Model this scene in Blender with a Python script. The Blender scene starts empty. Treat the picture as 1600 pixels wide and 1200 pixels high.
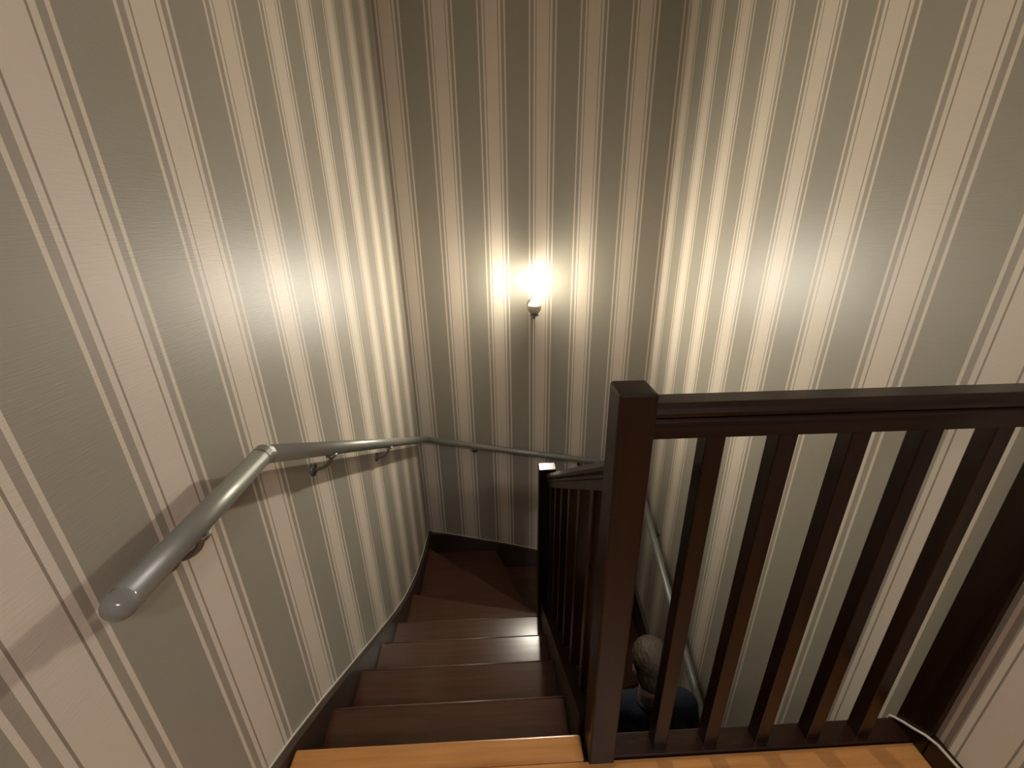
import bpy, bmesh, math, random
from mathutils import Vector, Matrix
random.seed(7)

# ------------------------------------------------------------------ camera, world, exposure
SC = bpy.context.scene
COL = SC.collection
cam_data = bpy.data.cameras.new('camera')
cam_data.sensor_fit = 'HORIZONTAL'
cam_data.sensor_width = 36.0
cam_data.lens = 665.331 / 1600 * 36.0
cam_data.clip_start = 0.02
cam = bpy.data.objects.new('camera', cam_data)
COL.objects.link(cam)
RT = Vector((0.99902975, -0.04116417, -0.0156547))
UP = Vector((0.02983164, 0.37102352, 0.92814418))
FW = Vector((0.03239802, 0.92771065, -0.37189153))
m = Matrix((RT, UP, -FW)).transposed().to_4x4()
m.translation = Vector((0.571893, 0.0, 1.255731))
cam.matrix_world = m
SC.camera = cam

world = bpy.data.worlds.new('world')
SC.world = world
world.use_nodes = True
world.node_tree.nodes['Background'].inputs['Color'].default_value = (0.5, 0.5, 0.55, 1)
world.node_tree.nodes['Background'].inputs['Strength'].default_value = 0.0

SC.view_settings.view_transform = 'Standard'
SC.view_settings.look = 'None'
SC.view_settings.gamma = 1.0
SC.view_settings.use_curve_mapping = False
SC.view_settings.exposure = 0.56

BULB_STRENGTH = 1650.0
BULB_COLOR = (1.0, 0.92, 0.76)
CEIL_STRENGTH = 150.0
CEIL_COLOR = (1.0, 0.95, 1.0)

# ------------------------------------------------------------------ numbers of the place
W = 1.60            # width of the stairwell
D = 2.654           # far wall
YB = -2.60          # wall behind the camera
ZF = -2.57          # lower floor
ZC = 2.42           # ceiling
YN = 0.67           # landing edge
P = 0.261           # wallpaper repeat

# ------------------------------------------------------------------ helpers
def tag(o, label=None, cat=None, group=None, kind=None):
    if label: o['label'] = label
    if cat: o['category'] = cat
    if group: o['group'] = group
    if kind: o['kind'] = kind
    return o

def link(name, bm, mat, parent=None, smooth=False):
    me = bpy.data.meshes.new(name)
    bm.normal_update()
    bm.to_mesh(me); bm.free()
    if mat: me.materials.append(mat)
    if smooth:
        for p in me.polygons: p.use_smooth = True
    o = bpy.data.objects.new(name, me)
    COL.objects.link(o)
    if parent: o.parent = parent; o.matrix_parent_inverse = parent.matrix_basis.inverted()
    return o

def empty(name, loc=(0, 0, 0)):
    o = bpy.data.objects.new(name, None)
    o.location = loc
    o.empty_display_size = 0.05
    COL.objects.link(o)
    return o

def bevel(bm, w, seg=2):
    if w > 0:
        bmesh.ops.bevel(bm, geom=list(bm.edges), offset=w, segments=seg, affect='EDGES', profile=0.5, clamp_overlap=True)

def box(bm, x0, x1, y0, y1, z0, z1):
    vs = [bm.verts.new((x, y, z)) for z in (z0, z1) for x, y in ((x0, y0), (x1, y0), (x1, y1), (x0, y1))]
    for f in ((3, 2, 1, 0), (4, 5, 6, 7), (0, 1, 5, 4), (1, 2, 6, 5), (2, 3, 7, 6), (3, 0, 4, 7)):
        bm.faces.new([vs[i] for i in f])

def boxo(name, b, mat, parent=None, bev=0.0, seg=2):
    bm = bmesh.new(); box(bm, *b); bevel(bm, bev, seg)
    return link(name, bm, mat, parent)

def prism(pts, axis, a, b):
    """closed polygon (2-D pts) pushed along axis from a to b."""
    bm = bmesh.new()
    def v3(p, t):
        if axis == 'X': return (t, p[0], p[1])
        if axis == 'Y': return (p[0], t, p[1])
        return (p[0], p[1], t)
    A = [bm.verts.new(v3(p, a)) for p in pts]
    B = [bm.verts.new(v3(p, b)) for p in pts]
    n = len(pts)
    bm.faces.new(A[::-1]); bm.faces.new(B)
    for i in range(n):
        bm.faces.new((A[i], A[(i + 1) % n], B[(i + 1) % n], B[i]))
    bmesh.ops.recalc_face_normals(bm, faces=list(bm.faces))
    return bm

def sweep(bm, pts, prof, up=Vector((0, 0, 1)), cap=True):
    """profile (list of 2-D offsets side, up) carried along a polyline with mitred corners."""
    pts = [Vector(p) for p in pts]
    rings = []
    for i, p in enumerate(pts):
        d0 = (pts[i] - pts[i - 1]).normalized() if i else (pts[1] - pts[0]).normalized()
        d1 = (pts[i + 1] - pts[i]).normalized() if i < len(pts) - 1 else d0
        t = (d0 + d1).normalized()
        s0 = d0.cross(up).normalized(); u0 = s0.cross(d0)
        ring = []
        for a, b in prof:
            q = p + s0 * a + u0 * b
            den = d0.dot(t)
            k = (p - q).dot(t) / den
            ring.append(bm.verts.new(q + d0 * k))
        rings.append(ring)
    n = len(prof)
    for r0, r1 in zip(rings, rings[1:]):
        for j in range(n):
            bm.faces.new((r0[j], r0[(j + 1) % n], r1[(j + 1) % n], r1[j]))
    if cap:
        bm.faces.new(rings[0][::-1]); bm.faces.new(rings[-1])
    bmesh.ops.recalc_face_normals(bm, faces=list(bm.faces))

def circle(r, n=20):
    return [(r * math.cos(2 * math.pi * i / n), r * math.sin(2 * math.pi * i / n)) for i in range(n)]

def lathe(bm, prof, n=28, mat4=None):
    """prof: (radius, height) pairs turned about Z."""
    rings = []
    for r, z in prof:
        if r < 1e-6:
            rings.append([bm.verts.new((0, 0, z))])
        else:
            rings.append([bm.verts.new((r * math.cos(2 * math.pi * i / n), r * math.sin(2 * math.pi * i / n), z)) for i in range(n)])
    new = [v for r in rings for v in r]
    for a, b in zip(rings, rings[1:]):
        for i in range(n):
            j = (i + 1) % n
            if len(a) == 1 and len(b) == 1: continue
            if len(a) == 1: bm.faces.new((a[0], b[j], b[i]))
            elif len(b) == 1: bm.faces.new((a[i], a[j], b[0]))
            else: bm.faces.new((a[i], a[j], b[j], b[i]))
    if mat4: bmesh.ops.transform(bm, matrix=mat4, verts=new)
    bmesh.ops.recalc_face_normals(bm, faces=list(bm.faces))

# ------------------------------------------------------------------ materials
def new_mat(name):
    mt = bpy.data.materials.new(name); mt.use_nodes = True
    nt = mt.node_tree
    return mt, nt, nt.nodes['Principled BSDF']

def wallpaper(name, axis, start):
    mt, nt, bs = new_mat(name)
    N, L = nt.nodes, nt.links
    tc = N.new('ShaderNodeTexCoord')
    sep = N.new('ShaderNodeSeparateXYZ'); L.new(tc.outputs['Object'], sep.inputs[0])
    sub = N.new('ShaderNodeMath'); sub.operation = 'SUBTRACT'; L.new(sep.outputs[axis], sub.inputs[0]); sub.inputs[1].default_value = start - 20 * P
    dv = N.new('ShaderNodeMath'); dv.operation = 'DIVIDE'; L.new(sub.outputs[0], dv.inputs[0]); dv.inputs[1].default_value = P
    fr = N.new('ShaderNodeMath'); fr.operation = 'FRACT'; L.new(dv.outputs[0], fr.inputs[0])
    rp = N.new('ShaderNodeValToRGB'); rp.color_ramp.interpolation = 'CONSTANT'
    GREY = (0.303, 0.277, 0.226); CREAM = (0.615, 0.545, 0.455); LINE = (0.62, 0.555, 0.465)
    GAP = (0.325, 0.287, 0.234); HAIR = (0.28, 0.235, 0.18)
    stops = [(0, LINE), (.008, GAP), (.0225, LINE), (.0345, HAIR), (.0385, CREAM), (.1025, HAIR), (.1065, LINE), (.1185, GAP), (.133, LINE), (.141, GREY)]
    el = rp.color_ramp.elements
    el[0].position = 0; el[0].color = (*stops[0][1], 1)
    el[1].position = stops[1][0] / P; el[1].color = (*stops[1][1], 1)
    for s, c in stops[2:]:
        e = el.new(s / P); e.color = (*c, 1)
    L.new(fr.outputs[0], rp.inputs[0])
    # fine horizontal weave: relief and a very slight tone
    mp = N.new('ShaderNodeMapping'); L.new(tc.outputs['Object'], mp.inputs[0]); mp.inputs['Scale'].default_value = (9, 9, 190)
    nz = N.new('ShaderNodeTexNoise'); L.new(mp.outputs[0], nz.inputs['Vector']); nz.inputs['Scale'].default_value = 2.2; nz.inputs['Detail'].default_value = 3
    mr = N.new('ShaderNodeMapRange'); L.new(nz.outputs['Fac'], mr.inputs[0]); mr.inputs['To Min'].default_value = 0.955; mr.inputs['To Max'].default_value = 1.045
    mx = N.new('ShaderNodeMix'); mx.data_type = 'RGBA'; mx.blend_type = 'MULTIPLY'; mx.inputs[0].default_value = 1
    L.new(rp.outputs[0], mx.inputs[6]); L.new(mr.outputs[0], mx.inputs[7])
    # a few tiny pale scuffs in the paper
    vo = N.new('ShaderNodeTexVoronoi'); L.new(tc.outputs['Object'], vo.inputs['Vector']); vo.inputs['Scale'].default_value = 4.2
    lt = N.new('ShaderNodeMath'); lt.operation = 'LESS_THAN'; L.new(vo.outputs['Distance'], lt.inputs[0]); lt.inputs[1].default_value = 0.0085
    m2 = N.new('ShaderNodeMix'); m2.data_type = 'RGBA'; L.new(lt.outputs[0], m2.inputs[0]); L.new(mx.outputs[2], m2.inputs[6]); m2.inputs[7].default_value = (0.75, 0.69, 0.6, 1)
    L.new(m2.outputs[2], bs.inputs['Base Color'])
    bp = N.new('ShaderNodeBump'); bp.inputs['Strength'].default_value = 0.22; bp.inputs['Distance'].default_value = 0.002
    L.new(nz.outputs['Fac'], bp.inputs['Height']); L.new(bp.outputs[0], bs.inputs['Normal'])
    bs.inputs['Roughness'].default_value = 0.47
    bs.inputs['Specular IOR Level'].default_value = 0.42
    return mt

def wood(name, dark, light, rough, axis='X', scale=1.0, spec=0.5, bump=0.05):
    mt, nt, bs = new_mat(name)
    N, L = nt.nodes, nt.links
    tc = N.new('ShaderNodeTexCoord')
    mp = N.new('ShaderNodeMapping'); L.new(tc.outputs['Object'], mp.inputs[0])
    s = {'X': (2, 34, 34), 'Y': (34, 2, 34), 'Z': (34, 34, 2)}[axis]
    mp.inputs['Scale'].default_value = tuple(v * scale for v in s)
    nz = N.new('ShaderNodeTexNoise'); L.new(mp.outputs[0], nz.inputs['Vector'])
    nz.inputs['Scale'].default_value = 1.6; nz.inputs['Detail'].default_value = 6; nz.inputs['Roughness'].default_value = 0.6
    oi = N.new('ShaderNodeObjectInfo')
    ad = N.new('ShaderNodeMath'); ad.operation = 'MULTIPLY_ADD'; L.new(oi.outputs['Random'], ad.inputs[0]); ad.inputs[1].default_value = 0.25; L.new(nz.outputs['Fac'], ad.inputs[2])
    rp = N.new('ShaderNodeValToRGB')
    rp.color_ramp.elements[0].position = 0.35; rp.color_ramp.elements[0].color = (*dark, 1)
    rp.color_ramp.elements[1].position = 0.85; rp.color_ramp.elements[1].color = (*light, 1)
    L.new(ad.outputs[0], rp.inputs[0]); L.new(rp.outputs[0], bs.inputs['Base Color'])
    bp = N.new('ShaderNodeBump'); bp.inputs['Strength'].default_value = bump; bp.inputs['Distance'].default_value = 0.002
    L.new(nz.outputs['Fac'], bp.inputs['Height']); L.new(bp.outputs[0], bs.inputs['Normal'])
    bs.inputs['Roughness'].default_value = rough
    bs.inputs['Specular IOR Level'].default_value = spec
    return mt

def plain(name, col, rough=0.5, metal=0.0, noise=0.06, scale=40, spec=0.5):
    mt, nt, bs = new_mat(name)
    N, L = nt.nodes, nt.links
    tc = N.new('ShaderNodeTexCoord'); nz = N.new('ShaderNodeTexNoise'); L.new(tc.outputs['Object'], nz.inputs['Vector'])
    nz.inputs['Scale'].default_value = scale; nz.inputs['Detail'].default_value = 3
    rp = N.new('ShaderNodeValToRGB')
    rp.color_ramp.elements[0].color = tuple(c * (1 - noise) for c in col) + (1,)
    rp.color_ramp.elements[1].color = tuple(min(1, c * (1 + noise)) for c in col) + (1,)
    L.new(nz.outputs['Fac'], rp.inputs[0]); L.new(rp.outputs[0], bs.inputs['Base Color'])
    bs.inputs['Roughness'].default_value = rough; bs.inputs['Metallic'].default_value = metal
    bs.inputs['Specular IOR Level'].default_value = spec
    return mt

def glow(name, col, strength):
    mt, nt, bs = new_mat(name)
    bs.inputs['Base Color'].default_value = (0.9, 0.88, 0.82, 1)
    bs.inputs['Emission Color'].default_value = (*col, 1)
    bs.inputs['Emission Strength'].default_value = strength
    return mt

M_WL = wallpaper('wallpaper_left', 'Y', 0.590 - 0.004)
M_WR = wallpaper('wallpaper_right', 'Y', 1.0375 - 0.0705)
M_WB = wallpaper('wallpaper_back', 'X', 0.850 - 0.0705)
M_DARK = wood('dark_stained_wood', (0.0085, 0.0032, 0.0016), (0.020, 0.0075, 0.0036), 0.30, 'Z', 1.0, 0.36)
M_DARKX = wood('dark_stained_wood_along_rail', (0.009, 0.0034, 0.0017), (0.022, 0.0080, 0.0040), 0.27, 'X', 1.0, 0.36)
M_DARKY = wood('dark_stained_wood_along_stair', (0.0085, 0.0032, 0.0016), (0.020, 0.0075, 0.0036), 0.32, 'Y', 1.0, 0.36)
M_TREAD = wood('polished_red_brown_tread', (0.040, 0.0150, 0.0070), (0.072, 0.0270, 0.0130), 0.21, 'X', 1.0, 0.5, 0.06)
M_SKIRT = wood('dark_skirting_wood', (0.026, 0.015, 0.010), (0.055, 0.032, 0.022), 0.38, 'Y')
M_FLOOR = wood('orange_floor_wood', (0.34, 0.140, 0.036), (0.52, 0.245, 0.075), 0.30, 'X', 1.0, 0.5, 0.04)
M_RAIL = plain('satin_grey_metal', (0.27, 0.275, 0.24), 0.42, 0.45, 0.03, 60)
M_CAP = plain('glossy_grey_cap', (0.20, 0.20, 0.175), 0.16, 0.0, 0.03, 60)
M_GLINT = plain('tread_edge_glint', (0.13, 0.075, 0.048), 0.30, 0.0, 0.2, 60)  # paler than the tread: lamp glint along the nosing put into the colour
M_BRKT = plain('dull_grey_metal', (0.22, 0.215, 0.19), 0.40, 0.8, 0.05, 60)
M_BEAD = plain('pale_sealant', (0.50, 0.45, 0.37), 0.55)
M_CEIL = plain('white_ceiling_paper', (0.74, 0.72, 0.68), 0.8)
M_CABLE = plain('off_white_cable', (0.50, 0.45, 0.40), 0.45)
M_LOW = wood('lower_floor_wood', (0.10, 0.045, 0.02), (0.18, 0.085, 0.035), 0.35, 'Y')
M_BRASS = plain('brushed_nickel', (0.52, 0.48, 0.40), 0.30, 0.9, 0.03, 80)
M_BULB = glow('glowing_bulb', BULB_COLOR, BULB_STRENGTH)
def shape_bulb(mt, z0, z1):
    # glow shaped by hand: dimmed towards wall, tip and neck against the hot spot
    nt = mt.node_tree; N, L = nt.nodes, nt.links; bs = N['Principled BSDF']
    g = N.new('ShaderNodeNewGeometry')
    sp = N.new('ShaderNodeSeparateXYZ'); L.new(g.outputs['True Normal'], sp.inputs[0])
    a = N.new('ShaderNodeMapRange'); L.new(sp.outputs['Y'], a.inputs[0])
    for k, v in (('From Min', -0.90), ('From Max', 0.15), ('To Min', 1.0), ('To Max', 0.05)): a.inputs[k].default_value = v
    b = N.new('ShaderNodeMapRange'); L.new(sp.outputs['Z'], b.inputs[0])
    for k, v in (('From Min', 0.25), ('From Max', 0.8), ('To Min', 1.0), ('To Max', 0.10)): b.inputs[k].default_value = v
    pz = N.new('ShaderNodeSeparateXYZ'); L.new(g.outputs['Position'], pz.inputs[0])
    c = N.new('ShaderNodeMapRange'); L.new(pz.outputs['Z'], c.inputs[0])
    for k, v in (('From Min', z0), ('From Max', z1), ('To Min', 0.06), ('To Max', 1.0)): c.inputs[k].default_value = v
    m1 = N.new('ShaderNodeMath'); m1.operation = 'MULTIPLY'; L.new(a.outputs[0], m1.inputs[0]); L.new(b.outputs[0], m1.inputs[1])
    m2 = N.new('ShaderNodeMath'); m2.operation = 'MULTIPLY'; L.new(m1.outputs[0], m2.inputs[0]); L.new(c.outputs[0], m2.inputs[1])
    m3 = N.new('ShaderNodeMath'); m3.operation = 'MULTIPLY'; L.new(m2.outputs[0], m3.inputs[0]); m3.inputs[1].default_value = BULB_STRENGTH
    L.new(m3.outputs[0], bs.inputs['Emission Strength'])
shape_bulb(M_BULB, 0.800, 0.845)
M_BALL = plain('satin_beige_ball', (0.50, 0.45, 0.37), 0.35, 0.0, 0.03, 60)
M_DIFF = glow('ceiling_light_diffuser', CEIL_COLOR, CEIL_STRENGTH)
M_WHITE = plain('white_painted_metal', (0.75, 0.74, 0.72), 0.4)

# ------------------------------------------------------------------ the room
T = 0.10
def struct(o): o['kind'] = 'structure'; return o
struct(boxo('wall_left', (-T, 0, YB - T, D + T, ZF - 0.1, ZC), M_WL))
struct(boxo('wall_right', (W, W + T, YB - T, D + T, ZF - 0.1, ZC), M_WR))
struct(boxo('wall_back', (0, W, D, D + T, ZF - 0.1, ZC), M_WB))
struct(boxo('wall_front', (0, W, YB - T, YB, ZF - 0.1, ZC), M_WB))
struct(boxo('ceiling', (-T, W + T, YB - T, D + T, ZC, ZC + 0.1), M_CEIL))

# landing floor: slab with boards, each its own plank
floor = struct(boxo('floor', (0, W, YB, YN - 0.02, -0.20, -0.016), M_DARKX))
struct(boxo('lower_floor', (0, W, YB, D, ZF - 0.1, ZF), M_LOW))
# nosing board at the head of the stair (left of the newel post)
XS = 0.752           # face of the inner stringer
def plank(x0, x1, y0, y1):
    o = boxo('plank', (x0, x1, y0, y1, -0.016, 0.0), M_FLOOR, floor, 0.0012, 1)
    return o
bm = bmesh.new(); box(bm, 0.030, 0.757, 0.6225, YN + 0.012, -0.030, 0.0)
bevel(bm, 0.006, 3)
link('plank', bm, M_FLOOR, floor)
row = 0
y1 = 0.621
while y1 > YB + 0.02:
    y0 = max(y1 - 0.0905, YB)
    cuts = [0.012] + ([0.90] if row % 2 == 0 else [0.42, 1.31]) + [W - 0.010]
    if row == 0: cuts = [0.012, W - 0.010]
    for a, b in zip(cuts, cuts[1:]):
        plank(a + 0.0006, b - 0.0006, y0 + 0.0008, y1 - 0.0008)
    y1 = y0; row += 1

# skirtings that follow the stair
L_TOP = [(YB, 0.055), (0.60, 0.055), (0.660, 0.020), (0.719, -0.015), (0.871, -0.115), (1.166, -0.322), (1.468, -0.533), (1.640, -0.650), (1.806, -0.752), (1.98, -0.838), (2.144, -0.909), (2.377, -0.972), (2.50, -0.990), (D, -1.010)]
def skirt(name, top, x0, x1, depth, mat):
    pts = list(top) + [(y, z - depth) for y, z in reversed(top)]
    return struct(link(name, prism(pts, 'X', x0, x1), mat))
bl = skirt('baseboard_left', L_TOP, 0.0, 0.026, 0.40, M_SKIRT)
bm = bmesh.new(); sweep(bm, [(0.0025, y, z + 0.0015) for y, z in L_TOP], circle(0.0032, 8)); link('sealant_bead', bm, M_BEAD, bl, True)
R_TOP = [(D, -1.385), (2.47, -1.445), (2.1, -1.535), (1.9, -1.610), (1.75, -1.70), (1.585, -1.80), (1.357, -1.965), (0.90, -2.305), (0.60, -2.50), (YB, -2.50)]
skirt('baseboard_right', R_TOP, W - 0.026, W, 0.36, M_SKIRT)
B_TOP = [(0.0, -1.012), (0.149, -1.037), (0.344, -1.091), (0.643, -1.170), (0.836, -1.232), (1.10, -1.295), (1.60, -1.385)]
pts = list(B_TOP) + [(x, z - 0.36) for x, z in reversed(B_TOP)]
bb = struct(link('baseboard_back', prism(pts, 'Y', D - 0.026, D), M_SKIRT))
bm = bmesh.new(); sweep(bm, [(x, D - 0.003, z + 0.0015) for x, z in B_TOP], circle(0.0032, 8)); link('sealant_bead', bm, M_BEAD, bb, True)
struct(boxo('trim_1', (W - 0.010, W, YB, 0.594, 0.0, 0.074), M_DARKY, None, 0.002))

# ------------------------------------------------------------------ staircase
stair = empty('staircase', (0.8, 1.4, ZF))
tag(stair, 'dark red-brown polished wooden staircase of winding treads turning right below the landing', 'staircase')
XC = 0.80
OV = 0.022           # how far a tread runs back under the one above
TH = 0.032
def tread_poly(poly, z):
    """poly: plan points, anticlockwise."""
    bm = prism(poly, 'Z', z - TH, z)
    es = [e for e in bm.edges if abs(e.verts[0].co.z - z) < 1e-5 and abs(e.verts[1].co.z - z) < 1e-5]
    bmesh.ops.bevel(bm, geom=es, offset=0.010, segments=4, affect='EDGES', clamp_overlap=True)
    return link('tread', bm, M_TREAD, stair)
def riser(a, b, z0, z1, back):
    """board under the nosing a-b, set back by the vector back."""
    a = Vector(a); b = Vector(b); n = Vector(back).normalized()
    q = [a + n * 0.022, b + n * 0.022, b + n * 0.038, a + n * 0.038]
    return link('riser', prism([(p.x, p.y) for p in q], 'Z', z0, z1), M_DARKX, stair)

XL0, XL1 = 0.024, XS + 0.004
XR0, XR1 = 0.846, W - 0.024
Z = {0: 0.0, 1: -0.164, 2: -0.328, 3: -0.497, 4: -0.660, 5: -0.830, 6: -1.015, 7: -1.195, 8: -1.370, 9: -1.545, 10: -1.720, 11: -1.890, 12: -2.060, 13: -2.230, 14: -2.400, 15: ZF}
NY = [YN + 0.012, 0.883, 1.116, 1.352, 1.583]
for k in range(1, 5):
    t = tread_poly([(XL0, NY[k - 1] - OV - 0.012), (XL1, NY[k - 1] - OV - 0.012), (XL1, NY[k]), (XL0, NY[k])], Z[k])
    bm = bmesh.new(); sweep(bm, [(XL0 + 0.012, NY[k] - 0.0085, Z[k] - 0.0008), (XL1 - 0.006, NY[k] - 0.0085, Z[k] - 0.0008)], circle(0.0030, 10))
    link('glint_bead', bm, M_GLINT, t, True)  # added bead, stands in for the glint line on the nosing
for k in range(0, 5):
    riser((XL0, NY[k]), (XL1, NY[k]), Z[k + 1] - TH, Z[k] - TH, (0, -1))
# winders: nosing lines run from the wall (outer) to the centre block (inner)
oA, iA = (XL0, 1.911), (0.775, 1.733)
oB, iB = (XL0, 2.488), (0.775, 1.886)
oC, iC = (0.517, D - 0.024), (0.775, 1.930)
yb = D - 0.024
mir = lambda p: (2 * XC - p[0], p[1])
def under(a, b, d):   # a nosing line moved back (towards the higher side)
    a = Vector(a); b = Vector(b); t = (b - a).normalized(); n = Vector((t.y, -t.x)) * d
    return tuple(a + n), tuple(b + n)
tread_poly([(XL0, 1.583 - OV), (0.775, 1.583 - OV), iA, oA], Z[5])
a0, a1 = under(oA, iA, OV)
tread_poly([a0, a1, iB, oB], Z[6])
b0, b1 = under(oB, iB, OV)
tread_poly([b0, b1, (0.779, 1.925), oC, (XL0, yb)], Z[7])
c0, c1 = (oC[0] - 0.024, yb), (0.770, 1.90)
tread_poly([c0, c1, (0.83, 1.90), mir(oC)], Z[8])
tread_poly([(mir(oC)[0] - 0.024, yb), (0.815, 1.91), mir(iB), mir(oB), (XR1, yb)], Z[9])
tread_poly([mir(iB), (mir(iB)[0], mir(iA)[1]), mir(iA), mir(oA), (mir(oB)[0], mir(oB)[1] + OV), ], Z[10])
tread_poly([mir(iA), (XR0 - 0.02, 1.583), (XR1, 1.583), (XR1, mir(oA)[1] + OV), ], Z[11])
NR = {11: 1.583, 12: 1.355, 13: 1.127, 14: 0.899}
for k in (12, 13, 14):
    tread_poly([(XR0, NR[k]), (XR1, NR[k]), (XR1, NR[k - 1] + OV), (XR0, NR[k - 1] + OV)], Z[k])
for a, b, k, back in ((oA, iA, 5, (-0.25, -1)), (oB, iB, 6, (-0.65, -0.8)), (oC, iC, 7, (-1, -0.3)), (mir(oC), (0.83, 1.93), 8, (-1, 0.3)), (mir(oB), mir(iB), 9, (-0.65, 0.8)), (mir(oA), mir(iA), 10, (-0.25, 1))):
    riser(a, b, Z[k + 1] - TH, Z[k] - TH, back)
for k in (11, 12, 13, 14):
    riser((XR0, NR[k]), (XR1, NR[k]), Z[k + 1] - (TH if k < 14 else 0), Z[k] - TH, (0, 1))
# inner stringers and the centre block they die into
SLOPE = (Z[4] - Z[1]) / (NY[4] - NY[1])
def nose(y): return Z[1] + SLOPE * (y - NY[1])
s = [(0.685, nose(0.685) + 0.10), (1.567, nose(1.567) + 0.10), (1.567, nose(1.567) - 0.28), (0.685, nose(0.685) - 0.28)]
link('stringer', prism(s, 'X', XS, 0.792), M_DARKY, stair)
def noser(y): return Z[11] + (Z[14] - Z[11]) / (NR[14] - NR[11]) * (y - NR[11])
s = [(0.66, noser(0.66) + 0.10), (1.567, noser(1.567) + 0.10), (1.567, noser(1.567) - 0.26), (0.66, max(ZF, noser(0.66) - 0.28))]
link('stringer', prism(s, 'X', 0.806, 0.846), M_DARKY, stair)
boxo('centre_block', (0.771, 0.829, 1.625, 1.93, ZF, -0.80), M_DARK, stair)

# ------------------------------------------------------------------ balustrade on the landing
bal = empty('landing_balustrade', (0.8, 0.648, 0))
tag(bal, 'dark wood balustrade with square newel post along the right edge of the landing', 'balustrade')
bm = bmesh.new(); box(bm, 0.765, 0.829, 0.614, 0.680, -0.235, 0.985); bevel(bm, 0.005, 3)
link('newel_post', bm, M_DARK, bal)
bm = bmesh.new(); box(bm, 1.588, 1.600, 0.595, 0.672, -0.20, 0.985); bevel(bm, 0.002, 2)
link('half_newel', bm, M_DARK, bal)
# moulded handrail: rounded cap, groove, lower body
hp = [(-0.021, 0.892), (0.021, 0.892), (0.021, 0.918), (0.028, 0.921), (0.028, 0.926), (0.020, 0.934), (0.031, 0.938), (0.033, 0.945), (0.030, 0.953), (0.018, 0.959), (-0.018, 0.959), (-0.030, 0.953), (-0.033, 0.945), (-0.031, 0.938), (-0.020, 0.934), (-0.028, 0.926), (-0.028, 0.921), (-0.021, 0.918)]
bm = bmesh.new(); sweep(bm, [(0.8285, 0.653, 0), (1.5885, 0.653, 0)], hp)
link('handrail', bm, M_DARKX, bal)
boxo('base_rail', (0.829, 1.588, 0.6225, 0.676, -0.20, 0.006), M_DARKX, bal, 0.003)
for x in (0.948, 1.077, 1.2095, 1.341, 1.4725):
    boxo('baluster', (x - 0.0172, x + 0.0172, 0.636, 0.670, 0.004, 0.894), M_DARK, bal, 0.0025)

# balustrade going down the stair
sb = empty('stair_balustrade', (0.79, 1.6, -0.66))
tag(sb, 'dark wood sloping balustrade with small newel post at the turn of the stair', 'balustrade')
bm = bmesh.new(); box(bm, 0.738, 0.813, 1.567, 1.624, -2.30, 0.222); bevel(bm, 0.003, 2)
link('newel_post', bm, M_DARK, sb)
def hz(y): return 0.809 + (-0.702) * (y - 0.703)
hp2 = [(-0.018, -0.058), (0.018, -0.058), (0.018, -0.036), (0.023, -0.033), (0.023, -0.028), (0.020, -0.025), (0.026, -0.020), (0.027, -0.012), (0.020, 0.0), (-0.020, 0.0), (-0.027, -0.012), (-0.026, -0.020), (-0.020, -0.025), (-0.023, -0.028), (-0.023, -0.033), (-0.018, -0.036)]
bm = bmesh.new(); sweep(bm, [(0.793, 0.679, hz(0.679)), (0.793, 1.568, hz(1.568))], hp2)
link('handrail', bm, M_DARKY, sb)
for y in (0.804, 0.942, 1.079, 1.217, 1.355, 1.49):
    bm = bmesh.new()
    a, b = y - 0.015, y + 0.015
    lo = lambda t: nose(t) + 0.095
    hi = lambda t: hz(t) - 0.066
    q = [(a, lo(a)), (b, lo(b)), (b, hi(b)), (a, hi(a))]
    bm.free(); bm = prism(q, 'X', 0.778, 0.808); bevel(bm, 0.002, 1)
    link('baluster', bm, M_DARK, sb)

# ------------------------------------------------------------------ grey rail on the walls
RR = 0.0205
rail = empty('wall_handrail', (0.065, 0.435, 0.785))
tag(rail, 'satin grey tubular handrail bracketed to the striped walls, following the stair down', 'handrail')
path = [Vector((0.065, 0.436, 0.785)), Vector((0.065, 0.812, 0.785)), Vector((0.065, 2.589, -0.172)), Vector((1.535, 2.589, -0.452)), Vector((1.535, 0.55, -1.45))]
for i, (a, b) in enumerate(zip(path, path[1:])):
    bm = bmesh.new()
    d = (b - a).normalized()
    r = RR
    sweep(bm, [a + d * (0.012 if i else 0), b - d * 0.012], circle(r, 24))
    link('rail_tube', bm, M_RAIL, rail, False)
    for p in rail.children[-1].data.polygons: p.use_smooth = len(p.vertices) == 4
for a, p, b in zip(path, path[1:], path[2:]):
    bm = bmesh.new()
    d0 = (p - a).normalized(); d1 = (b - p).normalized()
    sweep(bm, [p - d0 * 0.0135, p, p + d1 * 0.0135], circle(RR + 0.0008, 24))
    link('elbow', bm, M_RAIL, rail, False)
    for f in rail.children[-1].data.polygons: f.use_smooth = len(f.vertices) == 4
bm = bmesh.new()
prof = [(RR * 0.98, -0.004), (RR + 0.0004, -0.003), (RR + 0.0004, 0.006), (RR * 0.96, 0.012), (RR * 0.85, 0.0172), (RR * 0.66, 0.0215), (RR * 0.42, 0.0243), (RR * 0.2, 0.0255), (0, 0.0258)]
lathe(bm, prof, 24, Matrix.Translation(path[0] + Vector((0, 0.004, 0))) @ Matrix.Rotation(math.radians(90), 4, 'X'))
link('end_cap', bm, M_CAP, rail, True)
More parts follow.
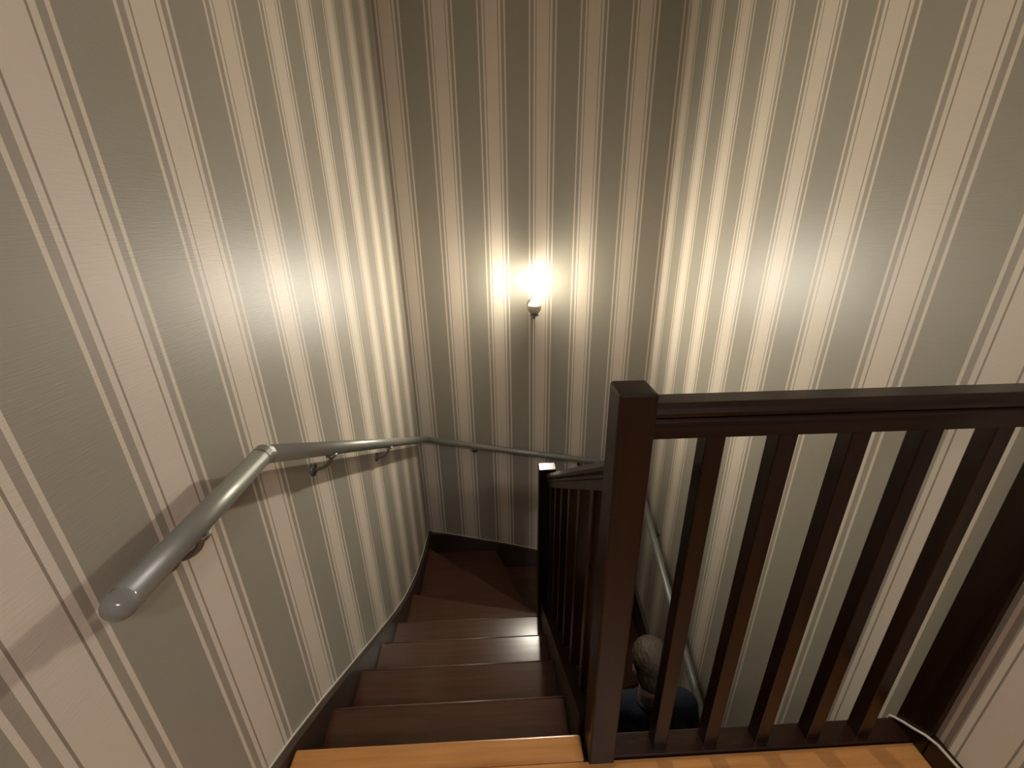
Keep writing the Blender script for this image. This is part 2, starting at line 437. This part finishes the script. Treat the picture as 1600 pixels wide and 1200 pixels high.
def bracket(p, n):
    """p: point on the rail axis, n: unit vector from the wall."""
    n = Vector(n); p = Vector(p)
    wallp = p - n * 0.065
    base = wallp + Vector((0, 0, -0.072))
    top = p + Vector((0, 0, -RR + 0.001))
    pts = []
    for i in range(9):
        t = i / 8 * math.pi / 2
        pts.append(base + n * (0.065 * math.sin(t) ** 1.0) + Vector((0, 0, (0.0515) * (1 - math.cos(t)))))
    bm = bmesh.new()
    side = n.cross(Vector((0, 0, 1)))
    sweep(bm, pts, circle(0.006, 10), up=side)
    o = link('bracket', bm, M_BRKT, rail, True)
    bm = bmesh.new()
    rot = n.to_track_quat('Z', 'Y').to_matrix().to_4x4()
    lathe(bm, [(0, 0), (0.021, 0), (0.021, 0.004), (0.018, 0.007), (0, 0.007)], 20, Matrix.Translation(base + n * 0.0005) @ rot)
    link('wall_plate', bm, M_BRKT, o, True)
    bm = bmesh.new()
    ax = Vector((0, 0, 1)).cross(n)
    lathe(bm, [(0, -0.006), (0.012, -0.006), (0.016, 0.0), (0.016, 0.004), (0, 0.004)], 16, Matrix.Translation(top + Vector((0, 0, -0.004))))
    link('saddle', bm, M_BRKT, o, True)
bracket((0.065, 0.590, 0.785), (1, 0, 0))
def on(a, b, t): return a + (b - a) * t
p1, p2, p3, p4 = path[1:]
bracket(on(p1, p2, (1.13 - p1.y) / (p2.y - p1.y)), (1, 0, 0))
bracket(on(p1, p2, (1.72 - p1.y) / (p2.y - p1.y)), (1, 0, 0))
bracket(on(p2, p3, (0.392 - p2.x) / (p3.x - p2.x)), (0, -1, 0))
bracket(on(p2, p3, (1.15 - p2.x) / (p3.x - p2.x)), (0, -1, 0))
for y in (2.2, 0.75):
    bracket(on(p3, p4, (y - p3.y) / (p4.y - p3.y)), (-1, 0, 0))

# ------------------------------------------------------------------ wall lamp
LX, LY, LZ = 0.800, 2.515, 0.734
lamp = empty('wall_lamp', (LX, D, LZ))
tag(lamp, 'small lit wall lamp with bare glowing bulb above a round metal ball holder', 'lamp')
bm = bmesh.new()
lathe(bm, [(0, 0), (0.034, 0), (0.034, 0.004), (0.028, 0.010), (0.012, 0.013), (0, 0.013)], 28, Matrix.Translation((LX, D, LZ - 0.004)) @ Matrix.Rotation(math.radians(90), 4, 'X'))
link('wall_plate', bm, M_BRASS, lamp, True)
bm = bmesh.new(); sweep(bm, [(LX, D - 0.010, LZ - 0.004), (LX, LY, LZ - 0.004)], circle(0.0075, 14)); link('arm', bm, M_BRASS, lamp, True)
bm = bmesh.new()
R = 0.041
lathe(bm, [(0.013, -R * 0.95)] + [(R * math.cos(a), R * math.sin(a)) for a in [math.radians(x) for x in range(-70, 66, 9)]] + [(0.017, R * 0.93), (0, R * 0.93)], 32, Matrix.Translation((LX, LY, LZ)))
link('ball_holder', bm, M_BALL, lamp, True)
bm = bmesh.new()
lathe(bm, [(0, -0.070), (0.005, -0.069), (0.008, -0.063), (0.006, -0.058), (0.010, -0.055), (0.026, -0.050), (0.029, -0.046), (0.026, -0.042), (0.018, -0.037), (0, -0.037)], 28, Matrix.Translation((LX, LY, LZ)))
link('collar', bm, M_BRKT, lamp, True)
bm = bmesh.new()
lathe(bm, [(0, 0.036), (0.013, 0.036), (0.013, 0.046), (0.011, 0.049), (0, 0.049)], 20, Matrix.Translation((LX, LY, LZ)))
link('socket', bm, M_WHITE, lamp, True)
bm = bmesh.new()
lathe(bm, [(0, 0.0485), (0.010, 0.049), (0.010, 0.064), (0.0115, 0.080), (0.0155, 0.100), (0.0185, 0.118), (0.0195, 0.136), (0.0180, 0.155), (0.0140, 0.171), (0.0080, 0.183), (0.003, 0.189), (0, 0.190)], 20, Matrix.Translation((LX + 0.002, LY, LZ)))
link('bulb', bm, M_BULB, lamp, True)

# ------------------------------------------------------------------ ceiling lights behind the camera
for i, (x, y) in enumerate(((0.98, -1.10), (1.42, -1.10))):
    cl = empty('ceiling_light', (x, y, ZC))
    tag(cl, 'round white ceiling light over the landing, ' + ('the one farther from the right wall' if i == 0 else 'the one close to the right wall'), 'ceiling light', 'ceiling lights over the landing')
    bm = bmesh.new()
    lathe(bm, [(0.085, 0.0), (0.105, 0.0), (0.105, -0.012), (0.098, -0.018), (0.087, -0.014), (0.085, 0.0)], 32, Matrix.Translation((x, y, ZC)))
    link('rim', bm, M_WHITE, cl, True)
    bm = bmesh.new()
    lathe(bm, [(0, -0.020), (0.035, -0.019), (0.065, -0.016), (0.086, -0.008)], 32, Matrix.Translation((x, y, ZC)))
    link('diffuser', bm, M_DIFF, cl)

# ------------------------------------------------------------------ cable along the right wall
bm = bmesh.new()
pts = [(1.5855, -0.9, 0.077), (1.5860, 0.10, 0.077), (1.5855, 0.40, 0.078), (1.5850, 0.53, 0.077), (1.5845, 0.575, 0.074), (1.5835, 0.600, 0.064), (1.5830, 0.624, 0.047), (1.5830, 0.650, 0.030), (1.5835, 0.668, 0.016), (1.584, 0.680, 0.004), (1.585, 0.6835, -0.02), (1.585, 0.6835, -0.16)]
sweep(bm, pts, circle(0.0034, 8), up=Vector((1, 0, 0)))
tag(link('cable', bm, M_CABLE, None, True), 'thin off-white cable running along the foot of the right wall over the landing edge', 'cable')
#PERSON
# ------------------------------------------------------------------ person on the lower flight
def capsule(bm, p0, r0, p1, r1, flat=None, n=14):
    """tapered limb with rounded ends; flat = (axis, factor) squashes the section along an axis."""
    p0 = Vector(p0); p1 = Vector(p1); d = p1 - p0; Ln = max(d.length, 1e-5); d = d.normalized()
    rot = d.to_track_quat('Z', 'Y').to_matrix().to_4x4()
    prof = [(r0 * math.cos(a), r0 * math.sin(a)) for a in [math.radians(x) for x in (-90, -65, -40, -18, 0)]]
    prof += [(r0 + (r1 - r0) * t, Ln * t) for t in (0.33, 0.66)]
    prof += [(r1 * math.cos(a), Ln + r1 * math.sin(a)) for a in [math.radians(x) for x in (0, 18, 40, 65, 90)]]
    k = len(bm.verts)
    lathe(bm, [(max(r, 0) if abs(r) > 1e-6 else 0, z) for r, z in prof], n, Matrix.Translation(p0) @ rot)
    if flat:
        bm.verts.ensure_lookup_table()
        ax, f = Vector(flat[0]).normalized(), flat[1]
        c = (p0 + p1) / 2
        for v in bm.verts[k:]:
            q = (v.co - c).dot(ax)
            v.co -= ax * q * (1 - f)

def ellipsoid(bm, c, r, rot=None, n=20):
    prof = [(math.cos(a), math.sin(a)) for a in [math.radians(x) for x in range(-90, 91, 15)]]
    mt = Matrix.Translation(Vector(c)) @ (rot or Matrix.Identity(4)) @ Matrix.Diagonal((r[0], r[1], r[2], 1))
    lathe(bm, [(0 if abs(a) < 1e-6 else a, b) for a, b in prof], n, mt)

def fused(name, bm, mat, parent, voxel, smooth=6):
    """join overlapping pieces into one continuous skin."""
    o = link(name, bm, mat, parent)
    md = o.modifiers.new('r', 'REMESH'); md.mode = 'VOXEL'; md.voxel_size = voxel; md.use_smooth_shade = True
    sm = o.modifiers.new('s', 'SMOOTH'); sm.factor = 0.5; sm.iterations = smooth
    dg = bpy.context.evaluated_depsgraph_get()
    me = bpy.data.meshes.new_from_object(o.evaluated_get(dg))
    o.modifiers.clear(); old = o.data; o.data = me; me.name = name
    bpy.data.meshes.remove(old)
    if not me.materials: me.materials.append(mat)
    for p in me.polygons: p.use_smooth = True
    return o

M_SKIN = plain('skin', (0.40, 0.24, 0.17), 0.55, 0, 0.05, 30)
M_HAIR = wood('light_brown_hair', (0.040, 0.027, 0.016), (0.095, 0.066, 0.040), 0.6, 'Z', 4.0, 0.4, 0.4)
M_NAVY = plain('navy_cloth', (0.013, 0.018, 0.032), 0.8, 0, 0.25, 90, 0.3)
M_TROU = plain('black_cloth', (0.011, 0.011, 0.013), 0.8, 0, 0.2, 90, 0.3)
M_SHOE = plain('dark_indoor_slipper', (0.03, 0.028, 0.03), 0.6)
M_EYE = plain('eye_white', (0.7, 0.68, 0.64), 0.3)

PX, PY = 1.212, 1.21
per = empty('person', (PX, PY - 0.05, -2.06))
tag(per, 'person in dark navy jacket climbing the lower flight, glimpsed between the newel and first baluster', 'person')
HC = Vector((PX + 0.004, 1.152, -0.515))     # middle of the head
TILT = Matrix.Rotation(math.radians(16), 4, 'X')
def hd(x, y, z): return HC + TILT @ Vector((x, y, z))     # head frame: face towards -Y
SH = {1: Vector((PX + 0.165, 1.185, -0.775)), -1: Vector((PX - 0.165, 1.185, -0.775))}
EL = {1: Vector((PX + 0.225, 1.215, -1.055)), -1: Vector((PX - 0.225, 1.215, -1.060))}
WR = {1: Vector((PX + 0.215, 1.095, -1.285)), -1: Vector((PX - 0.205, 1.085, -1.290))}
HIP = {1: Vector((PX + 0.085, 1.20, -1.31)), -1: Vector((PX - 0.085, 1.19, -1.32))}
KN = {1: Vector((PX + 0.09, 1.075, -1.66)), -1: Vector((PX - 0.085, 1.265, -1.71))}
AN = {1: Vector((PX + 0.085, 1.232, -1.97)), -1: Vector((PX - 0.08, 1.445, -2.14))}
SOLE = {1: -2.058, -1: -2.228}

bm = bmesh.new()
# head: skull, jaw, brow, nose, lips, ears
ellipsoid(bm, hd(0, 0.012, 0.028), (0.073, 0.094, 0.088), TILT)
ellipsoid(bm, hd(0, -0.020, -0.035), (0.060, 0.068, 0.078), TILT)
ellipsoid(bm, hd(0, -0.050, -0.088), (0.030, 0.030, 0.022), TILT)
capsule(bm, hd(-0.036, -0.070, 0.022), 0.012, hd(0.036, -0.070, 0.022), 0.012)
capsule(bm, hd(0, -0.082, 0.010), 0.0075, hd(0, -0.102, -0.030), 0.0120)
for sx in (-1, 1):
    ellipsoid(bm, hd(sx * 0.011, -0.092, -0.033), (0.008, 0.010, 0.008))
    ellipsoid(bm, hd(sx * 0.074, 0.018, -0.012), (0.010, 0.020, 0.032), TILT)
    ellipsoid(bm, hd(sx * 0.042, -0.060, -0.022), (0.020, 0.016, 0.016))
capsule(bm, hd(-0.018, -0.079, -0.056), 0.0065, hd(0.018, -0.079, -0.056), 0.0065)
capsule(bm, hd(-0.015, -0.077, -0.066), 0.0070, hd(0.015, -0.077, -0.066), 0.0070)
# neck and trunk
NB = Vector((PX, 1.200, -0.715))
capsule(bm, hd(0, 0.030, -0.055), 0.052, NB, 0.058)
ellipsoid(bm, (PX, 1.205, -0.86), (0.150, 0.098, 0.150))
ellipsoid(bm, (PX, 1.198, -1.04), (0.128, 0.090, 0.150))
ellipsoid(bm, (PX, 1.200, -1.23), (0.148, 0.098, 0.120))
for sx in (-1, 1):
    capsule(bm, NB + Vector((sx * 0.03, 0, -0.01)), 0.048, SH[sx], 0.052)
    capsule(bm, SH[sx], 0.050, EL[sx], 0.038); capsule(bm, EL[sx], 0.038, WR[sx], 0.025)
    capsule(bm, HIP[sx], 0.083, KN[sx], 0.052); capsule(bm, KN[sx], 0.052, AN[sx], 0.034)
    toe = Vector((AN[sx].x + sx * 0.012, AN[sx].y - 0.125, SOLE[sx] + 0.030))
    capsule(bm, AN[sx] + Vector((0, 0.015, -0.035)), 0.034, toe, 0.026)
    # hand: palm, four unequal curled fingers, thumb from the side of the palm
    d = (Vector((0.0, -0.30, -1.0))).normalized()
    s_ = Vector((0, -1, 0.30)).normalized()            # thumb side points forward
    nrm = Vector((-sx, 0, 0))                           # palm faces the thigh
    w = WR[sx]
    capsule(bm, w, 0.024, w + d * 0.02, 0.024, (nrm, 0.8))
    for i, (off, l) in enumerate(((0.030, (0.042, 0.025, 0.019)), (0.010, (0.046, 0.028, 0.020)), (-0.010, (0.042, 0.026, 0.019)), (-0.029, (0.033, 0.020, 0.017)))):
        base = w + d * 0.018 + s_ * off * 0.55
        kn = w + d * (0.092 - abs(off - 0.008) * 0.25) + s_ * off
        capsule(bm, base, 0.0135, kn, 0.0105, None, 10)
        q, a, r = kn, 0.20 + 0.06 * i, 0.0086
        for L_ in l:
            dd = (d * math.cos(a) + nrm * math.sin(a)).normalized()
            q2 = q + dd * L_
            capsule(bm, q, r, q2, r * 0.90, None, 10)
            q, r = q2, r * 0.90
            a += 0.38
    q = w + d * 0.028 + s_ * 0.022
    for L_, a, r in ((0.040, 0.75, 0.0125), (0.032, 0.45, 0.0100), (0.024, 0.25, 0.0088)):
        dd = (d * math.cos(a) + s_ * math.sin(a) + nrm * 0.25).normalized()
        capsule(bm, q, r, q + dd * L_, r * 0.88, None, 10); q = q + dd * L_
fused('body', bm, M_SKIN, per, 0.0042, 4)
for sx in (-1, 1):
    bm = bmesh.new(); ellipsoid(bm, hd(sx * 0.031, -0.0700, 0.002), (0.0115, 0.0085, 0.0050), TILT, 14)
    e = link('eye', bm, M_EYE, per, True)
    bm = bmesh.new(); ellipsoid(bm, hd(sx * 0.031, -0.0765, 0.002), (0.0048, 0.0030, 0.0046), TILT, 12)
    link('iris', bm, M_SHOE, e, True)
    bm = bmesh.new(); capsule(bm, hd(sx * 0.018, -0.083, 0.024), 0.0035, hd(sx * 0.046, -0.074, 0.024), 0.0025)
    link('eyebrow', bm, M_HAIR, per, True)
# hair: cap over the skull, down to the nape, clear of the face
bm = bmesh.new()
ellipsoid(bm, hd(0, 0.020, 0.038), (0.083, 0.098, 0.090), TILT, 28)
ellipsoid(bm, hd(0, 0.052, -0.010), (0.074, 0.066, 0.080), TILT, 28)
o = fused('hair', bm, M_HAIR, per, 0.005, 3)
bm = bmesh.new(); bm.from_mesh(o.data)
TI = TILT.inverted()
dead = []
for f in bm.faces:
    c = TI @ (f.calc_center_median() - HC)
    if c.y < -0.030 and c.z < 0.060: dead.append(f)
    elif c.y < 0.010 and c.z < 0.010: dead.append(f)
    elif c.z < -0.075: dead.append(f)
bmesh.ops.delete(bm, geom=dead, context='FACES')
bm.to_mesh(o.data); bm.free()
for v in o.data.vertices:
    v.co += (v.co - HC).normalized() * (0.0018 * math.sin(v.co.x * 310 + 1.7 * math.sin(v.co.y * 90)) * math.sin(v.co.z * 120 + v.co.y * 60) + random.uniform(-0.0012, 0.0012))
sol = o.modifiers.new('thickness', 'SOLIDIFY'); sol.thickness = 0.008; sol.offset = -1

# jacket
bm = bmesh.new()
for a, b, ra, rb in (((1.206, -0.83), (1.202, -1.02), 0.106, 0.100), ((1.202, -1.02), (1.202, -1.26), 0.100, 0.110)):
    for ox in (-0.062, -0.02, 0.02, 0.062):
        capsule(bm, (PX + ox, a[0], a[1]), ra, (PX + ox, b[0], b[1]), rb)
box(bm, PX - 0.160, PX + 0.160, 1.10, 1.305, -1.385, -1.25)
capsule(bm, (PX - 0.05, 1.225, -0.735), 0.060, (PX + 0.05, 1.225, -0.735), 0.060)
for sx in (-1, 1):
    capsule(bm, (PX + sx * 0.03, 1.200, -0.735), 0.066, SH[sx] + Vector((0, 0, 0.004)), 0.066)
    capsule(bm, SH[sx], 0.064, EL[sx], 0.053)
    capsule(bm, EL[sx], 0.053, WR[sx] + (EL[sx] - WR[sx]).normalized() * 0.03, 0.038)
fused('jacket', bm, M_NAVY, per, 0.007, 10)
bm = bmesh.new()
ring = [Vector((PX + 0.066 * math.cos(a), 1.197 + 0.060 * math.sin(a), -0.690 + 0.018 * math.sin(a))) for a in [2 * math.pi * i / 20 for i in range(20)]]
for a, b in zip(ring, ring[1:] + ring[:1]): capsule(bm, a, 0.013, b, 0.013, None, 8)
fused('collar', bm, M_NAVY, per, 0.005, 3)
# trousers
bm = bmesh.new()
ellipsoid(bm, (PX, 1.200, -1.27), (0.160, 0.114, 0.115))
for sx in (-1, 1):
    capsule(bm, HIP[sx], 0.098, KN[sx], 0.070); capsule(bm, KN[sx], 0.070, AN[sx] + Vector((0, 0, 0.045)), 0.054)
fused('trousers', bm, M_TROU, per, 0.008, 4)
# slippers
for sx in (-1, 1):
    a = AN[sx]
    bm = bmesh.new()
    toe = Vector((a.x + sx * 0.014, a.y - 0.125, SOLE[sx] + 0.040))
    capsule(bm, (a.x, a.y + 0.022, SOLE[sx] + 0.042), 0.042, toe, 0.044)
    k = fused('shoe', bm, M_SHOE, per, 0.005, 3)
    for v in k.data.vertices:
        if v.co.z < SOLE[sx] + 0.006: v.co.z = SOLE[sx]

# the figure faces up the stair, away from the landing
TURN = Matrix.Translation((PX, PY, 0)) @ Matrix.Rotation(math.pi, 4, 'Z') @ Matrix.Translation((-PX, -PY, 0))
for c in list(per.children) + [g for c in per.children for g in c.children]:
    c.data.transform(TURN)
    for v in c.data.vertices:
        if v.co.z > -2.05: v.co.z = -2.05 + (v.co.z + 2.05) * 0.942
